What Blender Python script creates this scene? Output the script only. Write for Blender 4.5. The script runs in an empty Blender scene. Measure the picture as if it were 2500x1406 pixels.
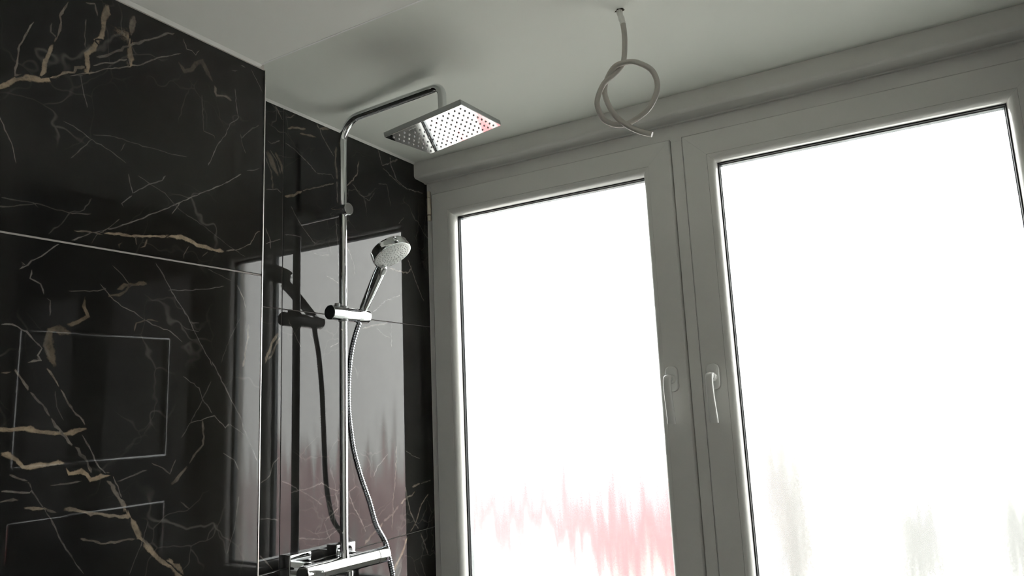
import bpy, bmesh, math, random
import numpy as np
from mathutils import Vector, Matrix
from mathutils.geometry import delaunay_2d_cdt

# ------------------------------------------------------------------ camera, world, exposure
scene = bpy.context.scene
cam_data = bpy.data.cameras.new('camera')
cam_data.sensor_width = 36.0
cam_data.lens = 1729.67 / 2500 * 36.0
cam_data.clip_start = 0.02
cam = bpy.data.objects.new('camera', cam_data)
scene.collection.objects.link(cam)
CAM_ROT = Matrix(((0.86094163, 0.11994068, 0.49436196),
                  (0.50688575, -0.12017813, -0.85359478),
                  (-0.04296924, 0.98548031, -0.16426258)))
cam.matrix_world = Matrix.Translation((0, 0, 1.545)) @ CAM_ROT.to_4x4()
scene.camera = cam

SKY = 4.2
world = bpy.data.worlds.new('overcast_sky')
scene.world = world
world.use_nodes = True
bg = world.node_tree.nodes['Background']
bg.inputs[0].default_value = (1.0, 0.985, 0.962, 1)
bg.inputs[1].default_value = SKY

scene.view_settings.view_transform = 'Standard'
scene.view_settings.look = 'None'
scene.view_settings.gamma = 1.0
scene.view_settings.use_curve_mapping = False
scene.view_settings.exposure = 1.2
scene.cycles.use_adaptive_sampling = True
scene.cycles.adaptive_threshold = 0.02
scene.cycles.max_bounces = 12
scene.cycles.diffuse_bounces = 5
scene.cycles.glossy_bounces = 6
scene.cycles.transmission_bounces = 10
scene.cycles.transparent_max_bounces = 8
scene.cycles.caustics_refractive = True
scene.cycles.caustics_reflective = True
scene.cycles.blur_glossy = 0.4
scene.cycles.sample_clamp_indirect = 8.0
scene.cycles.use_denoising = True

COL = scene.collection

# ------------------------------------------------------------------ materials
MAT = {}
def new_mat(name):
    m = bpy.data.materials.new(name); m.use_nodes = True
    MAT[name] = m
    nt = m.node_tree
    return m, nt, nt.nodes['Principled BSDF'], nt.nodes['Material Output']

def plain(name, color, rough=0.5, metal=0.0, ior=1.45, noise=0.0, nscale=8.0, bump=0.0, bscale=200.0, detail=3.0):
    m, nt, p, out = new_mat(name)
    p.inputs['Base Color'].default_value = (*color, 1)
    p.inputs['Roughness'].default_value = rough
    p.inputs['Metallic'].default_value = metal
    p.inputs['IOR'].default_value = ior
    tc = nt.nodes.new('ShaderNodeTexCoord')
    if noise:
        n = nt.nodes.new('ShaderNodeTexNoise'); n.inputs['Scale'].default_value = nscale; n.inputs['Detail'].default_value = detail
        nt.links.new(tc.outputs['Object'], n.inputs['Vector'])
        mx = nt.nodes.new('ShaderNodeMix'); mx.data_type = 'RGBA'
        nt.links.new(n.outputs['Fac'], mx.inputs[0])
        mx.inputs[6].default_value = (*[c * (1 - noise) for c in color], 1)
        mx.inputs[7].default_value = (*[min(1, c * (1 + noise)) for c in color], 1)
        nt.links.new(mx.outputs[2], p.inputs['Base Color'])
    if bump:
        n = nt.nodes.new('ShaderNodeTexNoise'); n.inputs['Scale'].default_value = bscale; n.inputs['Detail'].default_value = 2
        nt.links.new(tc.outputs['Object'], n.inputs['Vector'])
        b = nt.nodes.new('ShaderNodeBump'); b.inputs['Strength'].default_value = bump; b.inputs['Distance'].default_value = 0.001
        nt.links.new(n.outputs['Fac'], b.inputs['Height']); nt.links.new(b.outputs[0], p.inputs['Normal'])
    return m

plain('ceiling_paint', (0.855, 0.875, 0.82), 0.75, noise=0.015, nscale=3, bump=0.05, bscale=600)
plain('wall_paint', (0.87, 0.87, 0.85), 0.8, noise=0.02, bump=0.08, bscale=400)
plain('box_paint', (0.76, 0.755, 0.72), 0.55, noise=0.02, nscale=5)
plain('upvc', (0.80, 0.795, 0.765), 0.22, ior=1.5, noise=0.012, nscale=6)
plain('upvc_handle', (0.84, 0.84, 0.82), 0.25, ior=1.5, noise=0.01)
plain('hinge_ivory', (0.72, 0.66, 0.54), 0.4, noise=0.05, nscale=60)
plain('rubber', (0.012, 0.013, 0.014), 0.6, noise=0.2, nscale=50)
plain('spacer_metal', (0.30, 0.32, 0.33), 0.35, metal=0.8, noise=0.3, nscale=80)
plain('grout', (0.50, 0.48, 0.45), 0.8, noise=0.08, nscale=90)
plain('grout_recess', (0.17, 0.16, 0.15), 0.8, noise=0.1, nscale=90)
plain('ceiling_paint_lit', (0.88, 0.885, 0.845), 0.75, noise=0.015, nscale=3, bump=0.05, bscale=600)  # lighter copy of the ceiling paint, brighter light put into its colour
plain('lit_edge_white', (0.96, 0.96, 0.95), 0.6, noise=0.01)
plain('silicone', (0.80, 0.80, 0.77), 0.4, noise=0.03, nscale=40)
plain('trim_metal', (0.80, 0.79, 0.76), 0.3, metal=0.7, noise=0.03, nscale=60)
plain('satin_grey', (0.30, 0.315, 0.31), 0.35, metal=0.3, noise=0.03, nscale=30)
plain('outside_faded_red', (0.50, 0.345, 0.355), 0.8, noise=0.25, nscale=1.0)
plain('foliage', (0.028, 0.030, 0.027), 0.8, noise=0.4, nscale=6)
plain('chrome', (0.74, 0.755, 0.765), 0.035, metal=1.0, noise=0.01, nscale=30)
plain('chrome_dark', (0.045, 0.05, 0.06), 0.12, metal=0.6, noise=0.05, nscale=40)
plain('hose_metal', (0.42, 0.44, 0.48), 0.14, metal=1.0, noise=0.03, nscale=120)
plain('spray_face', (0.66, 0.68, 0.66), 0.35, noise=0.02, nscale=60)
plain('nozzle_grey', (0.23, 0.24, 0.24), 0.5, noise=0.1, nscale=300)
plain('nozzle_clear', (0.55, 0.57, 0.57), 0.22, noise=0.1, nscale=300)
plain('button_grey', (0.32, 0.33, 0.33), 0.3, noise=0.03, nscale=50)
plain('cable_sheath', (0.47, 0.45, 0.41), 0.5, noise=0.06, nscale=60)
plain('cable_paint', (0.78, 0.78, 0.74), 0.7, noise=0.08, nscale=120)
plain('hole_dark', (0.05, 0.042, 0.03), 0.9, noise=0.3, nscale=150)
plain('floor_tile', (0.34, 0.33, 0.30), 0.35, noise=0.06, nscale=4)
def ground():
    m, nt, p, out = new_mat('outside_ground')
    tc = nt.nodes.new('ShaderNodeTexCoord'); n = nt.nodes.new('ShaderNodeTexNoise')
    n.inputs['Scale'].default_value = 0.16; n.inputs['Detail'].default_value = 4
    nt.links.new(tc.outputs['Object'], n.inputs['Vector'])
    r = nt.nodes.new('ShaderNodeValToRGB'); e = r.color_ramp.elements
    e[0].position = 0.40; e[0].color = (0.05, 0.055, 0.05, 1)
    e[1].position = 0.55; e[1].color = (0.80, 0.80, 0.78, 1)
    nt.links.new(n.outputs['Fac'], r.inputs[0]); nt.links.new(r.outputs[0], p.inputs['Base Color'])
    p.inputs['Roughness'].default_value = 0.9
ground()
plain('outside_red', (0.50, 0.12, 0.135), 0.8, noise=0.1, nscale=3)
nd = MAT['outside_red'].node_tree.nodes
for n_ in nd:
    if n_.type == 'MIX': n_.inputs[6].default_value = (0.50, 0.0, 0.008, 1); n_.inputs[7].default_value = (0.50, 0.07, 0.08, 1)
    if n_.type == 'TEX_NOISE': n_.inputs['Scale'].default_value = 1.1
plain('outside_post', (0.20, 0.20, 0.20), 0.7, noise=0.1, nscale=5)
plain('mark_grey', (0.75, 0.76, 0.76), 0.6, noise=0.02)

def marble():
    m, nt, p, out = new_mat('dark_marble')
    N = nt.nodes.new; L = nt.links.new
    tc = N('ShaderNodeTexCoord')
    def noise(scale, detail=4, rough=0.55, dist=0.0, vec=None):
        n = N('ShaderNodeTexNoise'); n.inputs['Scale'].default_value = scale; n.inputs['Detail'].default_value = detail
        n.inputs['Roughness'].default_value = rough; n.inputs['Distortion'].default_value = dist
        L(vec or tc.outputs['Object'], n.inputs['Vector']); return n
    def math_(op, a, b=None, c=None, clamp=False):
        n = N('ShaderNodeMath'); n.operation = op; n.use_clamp = clamp
        for i, v in enumerate((a, b, c)):
            if v is None: continue
            if isinstance(v, (int, float)): n.inputs[i].default_value = v
            else: L(v, n.inputs[i])
        return n.outputs[0]
    def mix(fac, a, b):
        n = N('ShaderNodeMix'); n.data_type = 'RGBA'
        for i, v in ((0, fac), (6, a), (7, b)):
            if isinstance(v, (int, float)): n.inputs[i].default_value = v
            elif isinstance(v, tuple): n.inputs[i].default_value = (*v, 1)
            else: L(v, n.inputs[i])
        return n.outputs[2]
    def smooth(v, lo, hi):
        n = N('ShaderNodeMapRange'); n.interpolation_type = 'SMOOTHSTEP'
        L(v, n.inputs[0]); n.inputs[1].default_value = lo; n.inputs[2].default_value = hi
        return n.outputs[0]
    # ground colour: charcoal with brown and olive clouds
    n1 = noise(3.0, 5); n2 = noise(2.2, 3, dist=0.6); n3 = noise(26.0, 6, 0.7); n4 = noise(1.7, 3)
    base = mix(smooth(n1.outputs['Fac'], .35, .7), (0.0165, 0.0165, 0.0165), (0.029, 0.0295, 0.027))
    base = mix(math_('MULTIPLY', smooth(n2.outputs['Fac'], .5, .8), 0.5), base, (0.024, 0.019, 0.016))
    base = mix(math_('MULTIPLY', smooth(n4.outputs['Fac'], .45, .75), 0.5), base, (0.018, 0.020, 0.015))
    base = mix(math_('MULTIPLY', smooth(n3.outputs['Fac'], .55, .9), 0.2), base, (0.04, 0.038, 0.035))
    # hairline network
    warp = N('ShaderNodeVectorMath'); warp.operation = 'MULTIPLY_ADD'
    nv = noise(4.0, 4); L(nv.outputs['Color'], warp.inputs[0]); warp.inputs[1].default_value = (0.22, 0.22, 0.22); L(tc.outputs['Object'], warp.inputs[2])
    gate = smooth(noise(5.0, 2).outputs['Fac'], .50, .68)
    for sc_, th, amt in ((4.2, 0.010, 0.24), (9.0, 0.016, 0.17)):
        v = N('ShaderNodeTexVoronoi'); v.feature = 'DISTANCE_TO_EDGE'; v.inputs['Scale'].default_value = sc_
        L(warp.outputs[0], v.inputs['Vector'])
        line = smooth(v.outputs['Distance'], th, 0.0)
        base = mix(math_('MULTIPLY', math_('MULTIPLY', line, gate), amt), base, (0.30, 0.29, 0.26))
    # drawn veins
    a = N('ShaderNodeAttribute'); a.attribute_name = 'vein'
    sp = N('ShaderNodeSeparateColor'); L(a.outputs['Color'], sp.inputs[0])
    rag = noise(170.0, 4, 0.7); rag2 = noise(45.0, 3, 0.6)
    prof = math_('ADD', sp.outputs[0], math_('MULTIPLY_ADD', rag.outputs['Fac'], 0.9, -0.45))
    prof = smooth(prof, 0.12, 0.55)
    prof = math_('MULTIPLY', prof, smooth(sp.outputs[0], 0.0, 0.12))
    brk = math_('MULTIPLY_ADD', smooth(rag2.outputs['Fac'], .34, .62), 0.45, 0.55)
    st = math_('MULTIPLY', math_('MULTIPLY', prof, brk), sp.outputs[1], clamp=True)
    vcol = mix(sp.outputs[2], (0.40, 0.385, 0.36), (0.46, 0.365, 0.255))
    vcol = mix(math_('MULTIPLY', smooth(rag.outputs['Fac'], .45, .7), 0.45), vcol, (0.16, 0.115, 0.08))
    base = mix(st, base, vcol)
    L(base, p.inputs['Base Color'])
    p.inputs['Roughness'].default_value = 0.018
    p.inputs['IOR'].default_value = 1.395
    # the slight waviness of polished tile
    wv = noise(3.0, 0)
    b = N('ShaderNodeBump'); b.inputs['Strength'].default_value = 1.0; b.inputs['Distance'].default_value = 0.00022
    L(wv.outputs['Fac'], b.inputs['Height']); L(b.outputs[0], p.inputs['Normal'])
    return m
marble()

def glass(name, rough, wavy):
    m = bpy.data.materials.new(name); m.use_nodes = True; MAT[name] = m
    nt = m.node_tree; nt.nodes.clear(); N = nt.nodes.new; L = nt.links.new
    out = N('ShaderNodeOutputMaterial'); g = N('ShaderNodeBsdfGlass')
    g.inputs['Roughness'].default_value = rough; g.inputs['IOR'].default_value = 1.45
    g.inputs['Color'].default_value = (0.985, 1, 0.99, 1)
    L(g.outputs[0], out.inputs[0])
    if wavy:
        tc = N('ShaderNodeTexCoord')
        def layer(scale, amount, detail):
            mp = N('ShaderNodeMapping'); mp.inputs['Scale'].default_value = scale
            L(tc.outputs['Object'], mp.inputs[0])
            n = N('ShaderNodeTexNoise'); n.inputs['Scale'].default_value = 1.0; n.inputs['Detail'].default_value = detail
            L(mp.outputs[0], n.inputs['Vector'])
            s = N('ShaderNodeVectorMath'); s.operation = 'SUBTRACT'; L(n.outputs['Color'], s.inputs[0]); s.inputs[1].default_value = (.5, .5, .5)
            k = N('ShaderNodeVectorMath'); k.operation = 'MULTIPLY'; L(s.outputs[0], k.inputs[0]); k.inputs[1].default_value = amount
            return k.outputs[0]
        def add(a, b):
            n = N('ShaderNodeVectorMath'); n.operation = 'ADD'; L(a, n.inputs[0]); L(b, n.inputs[1]); return n.outputs[0]
        geo = N('ShaderNodeNewGeometry')
        v = add(layer((34, 1, 3.0), (0.08, 0, 0.45), 2), layer((420, 1, 300), (0.10, 0, 0.14), 2))
        v = add(v, geo.outputs['Normal'])
        nn = N('ShaderNodeVectorMath'); nn.operation = 'NORMALIZE'; L(v, nn.inputs[0])
        L(nn.outputs[0], g.inputs['Normal'])
        wide = N('ShaderNodeBsdfGlass'); wide.inputs['Roughness'].default_value = 0.8; wide.inputs['IOR'].default_value = 1.45
        mx = N('ShaderNodeMixShader'); mx.inputs[0].default_value = 0.05
        L(g.outputs[0], mx.inputs[1]); L(wide.outputs[0], mx.inputs[2]); L(mx.outputs[0], out.inputs[0])
    return m
glass('pane_clear', 0.0, False)
glass('pane_rolled', 0.20, True)

# ------------------------------------------------------------------ mesh helpers
def link_mesh(name, verts, faces, mat, parent=None, smooth=False, sharp=None, mats=None, findex=None):
    me = bpy.data.meshes.new(name)
    me.from_pydata([tuple(v) for v in verts], [], [tuple(f) for f in faces])
    me.materials.append(MAT[mat])
    for m in (mats or []): me.materials.append(MAT[m])
    if findex is not None:
        for poly, i in zip(me.polygons, findex): poly.material_index = i
    bm = bmesh.new(); bm.from_mesh(me)
    bmesh.ops.recalc_face_normals(bm, faces=bm.faces)
    bm.to_mesh(me); bm.free()
    if smooth:
        me.shade_smooth() if hasattr(me, 'shade_smooth') else None
        for p in me.polygons: p.use_smooth = True
        me.set_sharp_from_angle(angle=sharp if sharp else math.radians(35))
    me.update()
    o = bpy.data.objects.new(name, me); COL.objects.link(o)
    if parent is not None: o.parent = parent
    return o

class Geo:
    """Collects simple solids that become ONE mesh object."""
    def __init__(self): self.v = []; self.f = []
    def add(self, verts, faces):
        k = len(self.v); self.v += [tuple(x) for x in verts]; self.f += [tuple(i + k for i in f) for f in faces]; return self
    def box(self, x0, x1, y0, y1, z0, z1):
        v = [(x, y, z) for x in (x0, x1) for y in (y0, y1) for z in (z0, z1)]
        return self.add(v, [(0, 1, 3, 2), (4, 6, 7, 5), (0, 4, 5, 1), (2, 3, 7, 6), (0, 2, 6, 4), (1, 5, 7, 3)])
    def build(self, name, mat, parent=None, smooth=False, sharp=None, bevel=0.0):
        o = link_mesh(name, self.v, self.f, mat, parent, smooth, sharp)
        if bevel:
            md = o.modifiers.new('bevel', 'BEVEL'); md.width = bevel; md.segments = 3; md.limit_method = 'ANGLE'; md.angle_limit = math.radians(40)
            for p in o.data.polygons: p.use_smooth = True
            md.harden_normals = True
        return o

def frame_axes(d):
    d = Vector(d).normalized()
    a = Vector((0, 0, 1)) if abs(d.z) < 0.9 else Vector((1, 0, 0))
    u = d.cross(a).normalized(); w = d.cross(u).normalized()
    return d, u, w

def lathe(g, profile, origin, axis, n=40, close=True):
    """profile = [(radius, height along axis)]"""
    d, u, w = frame_axes(axis); o = Vector(origin)
    verts = []; faces = []
    for r, h in profile:
        for k in range(n):
            a = 2 * math.pi * k / n
            verts.append(o + d * h + (u * math.cos(a) + w * math.sin(a)) * r)
    m = len(profile)
    for i in range(m - 1):
        for k in range(n):
            faces.append((i * n + k, i * n + (k + 1) % n, (i + 1) * n + (k + 1) % n, (i + 1) * n + k))
    if close:
        faces.append(tuple(range(n - 1, -1, -1))); faces.append(tuple((m - 1) * n + k for k in range(n)))
    g.add(verts, faces); return g

def catmull(pts, per=12):
    P = [Vector(p) for p in pts]; P = [P[0] * 2 - P[1]] + P + [P[-1] * 2 - P[-2]]
    out = []
    for i in range(1, len(P) - 2):
        for k in range(per):
            t = k / per; a, b, c, d = P[i - 1], P[i], P[i + 1], P[i + 2]
            out.append(0.5 * ((2 * b) + (c - a) * t + (2 * a - 5 * b + 4 * c - d) * t * t + (3 * b - a - 3 * c + d) * t ** 3))
    out.append(P[-2]); return out

def resample(pts, step):
    pts = [Vector(p) for p in pts]; L = [0]
    for a, b in zip(pts, pts[1:]): L.append(L[-1] + (b - a).length)
    n = max(2, int(L[-1] / step)); out = []; j = 0
    for k in range(n + 1):
        s = L[-1] * k / n
        while j < len(pts) - 2 and L[j + 1] < s: j += 1
        t = (s - L[j]) / max(1e-9, L[j + 1] - L[j]); out.append(pts[j].lerp(pts[j + 1], t))
    return out

def tube(g, pts, radius, n=24):
    """radius: number or function of index"""
    pts = [Vector(p) for p in pts]; m = len(pts)
    tang = [(pts[min(i + 1, m - 1)] - pts[max(i - 1, 0)]).normalized() for i in range(m)]
    d, u, w = frame_axes(tang[0]); verts = []; faces = []
    for i in range(m):
        u = (u - tang[i] * u.dot(tang[i])).normalized(); w = tang[i].cross(u)
        r = radius(i) if callable(radius) else radius
        for k in range(n):
            a = 2 * math.pi * k / n
            verts.append(pts[i] + (u * math.cos(a) + w * math.sin(a)) * r)
    for i in range(m - 1):
        for k in range(n):
            faces.append((i * n + k, i * n + (k + 1) % n, (i + 1) * n + (k + 1) % n, (i + 1) * n + k))
    faces.append(tuple(range(n - 1, -1, -1))); faces.append(tuple((m - 1) * n + k for k in range(n)))
    g.add(verts, faces); return g

def arc_corner(a, b, c, r, n=10):
    """rounded corner at b between a and c"""
    a, b, c = Vector(a), Vector(b), Vector(c)
    u = (a - b).normalized(); v = (c - b).normalized()
    ang = u.angle(v); t = r / math.tan(ang / 2); p0 = b + u * t; p1 = b + v * t
    ctr = b + (u + v).normalized() * (r / math.sin(ang / 2)); x = (p0 - ctr); y = (p1 - ctr)
    tot = x.angle(y); out = []
    for k in range(n + 1):
        s = k / n
        out.append(ctr + (x * math.sin((1 - s) * tot) + y * math.sin(s * tot)) / math.sin(tot))
    return out

def empty(name, loc=(0, 0, 0), parent=None):
    o = bpy.data.objects.new(name, None); COL.objects.link(o); o.location = loc; o.empty_display_size = 0.05
    if parent is not None: o.parent = parent
    return o

def tag(o, label=None, category=None, group=None, kind=None):
    if label: o['label'] = label
    if category: o['category'] = category
    if group: o['group'] = group
    if kind: o['kind'] = kind
    return o

def rooted(name, loc, label, category, **kw):
    return tag(empty(name, loc), label, category, **kw)

def reparent(root, *parts):
    """parts are modelled in world coordinates: keep them in place under a root that stands elsewhere"""
    for p in parts:
        p.parent = root; p.matrix_parent_inverse = Matrix.Translation(root.location).inverted()

def structure(o, label):
    return tag(o, label, kind='structure')

# ------------------------------------------------------------------ the room
XR = -1.33          # finished face of the shower recess
XN = -1.03          # finished face of the boxed-out wall
YC = 0.871          # corner of the boxed-out wall
CEIL = 2.317        # ceiling over the shower
LOW = 2.2005        # lower ceiling nearer the camera
YW = 1.775          # window frame face
XE = 0.33           # tiled pier right of the window
XB = 0.95           # right wall of the room
YB = -0.85          # back wall

o = Geo().box(-1.6, XB, YB, YC - 0.011, LOW + 0.006, 2.6).build('bulkhead_ceiling', 'ceiling_paint_lit')
structure(o, 'lower white painted ceiling nearest the viewer, ending at a straight edge')
lit_edge = Geo().box(XN - .002, XB, YC - .0140, YC - .0108, LOW + .0057, LOW + .02).build('trim_5', 'lit_edge_white')  # added strip, extra white to paint a lit line along the step
structure(lit_edge, 'fine added strip, whitened as a lit line along the edge of the lower ceiling')
o = Geo().box(-1.6, XB, YC - 0.011, 2.0, CEIL, 2.6).build('ceiling', 'ceiling_paint')
structure(o, 'smooth white ceiling above the shower and window')
o = Geo().box(-1.6, XB + .2, YB - .2, 2.0, -0.15, 0.0).build('floor', 'floor_tile')
structure(o, 'grey tiled bathroom floor')
o = Geo().box(-1.6, XB, YB - .2, YB, 0, 2.6).build('wall_back', 'wall_paint')
structure(o, 'white painted wall at the back of the bathroom')
o = Geo().box(XB, XB + .2, YB - .2, 2.0, 0, 2.6).build('wall_right', 'wall_paint')
structure(o, 'white painted wall on the right side of the bathroom')
# the window wall below the frame, and beyond the pier
o = Geo().box(XR - .2, XE + .02, 1.775, 1.95, 0, 0.895).build('wall_front', 'wall_paint')
structure(o, 'wall under the window')

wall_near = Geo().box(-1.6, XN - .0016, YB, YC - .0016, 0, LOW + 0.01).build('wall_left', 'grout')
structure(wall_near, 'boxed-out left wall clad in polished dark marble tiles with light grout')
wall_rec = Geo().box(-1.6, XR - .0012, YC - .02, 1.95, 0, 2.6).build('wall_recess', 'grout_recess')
structure(wall_rec, 'recessed shower wall clad in polished dark marble tiles')

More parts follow.
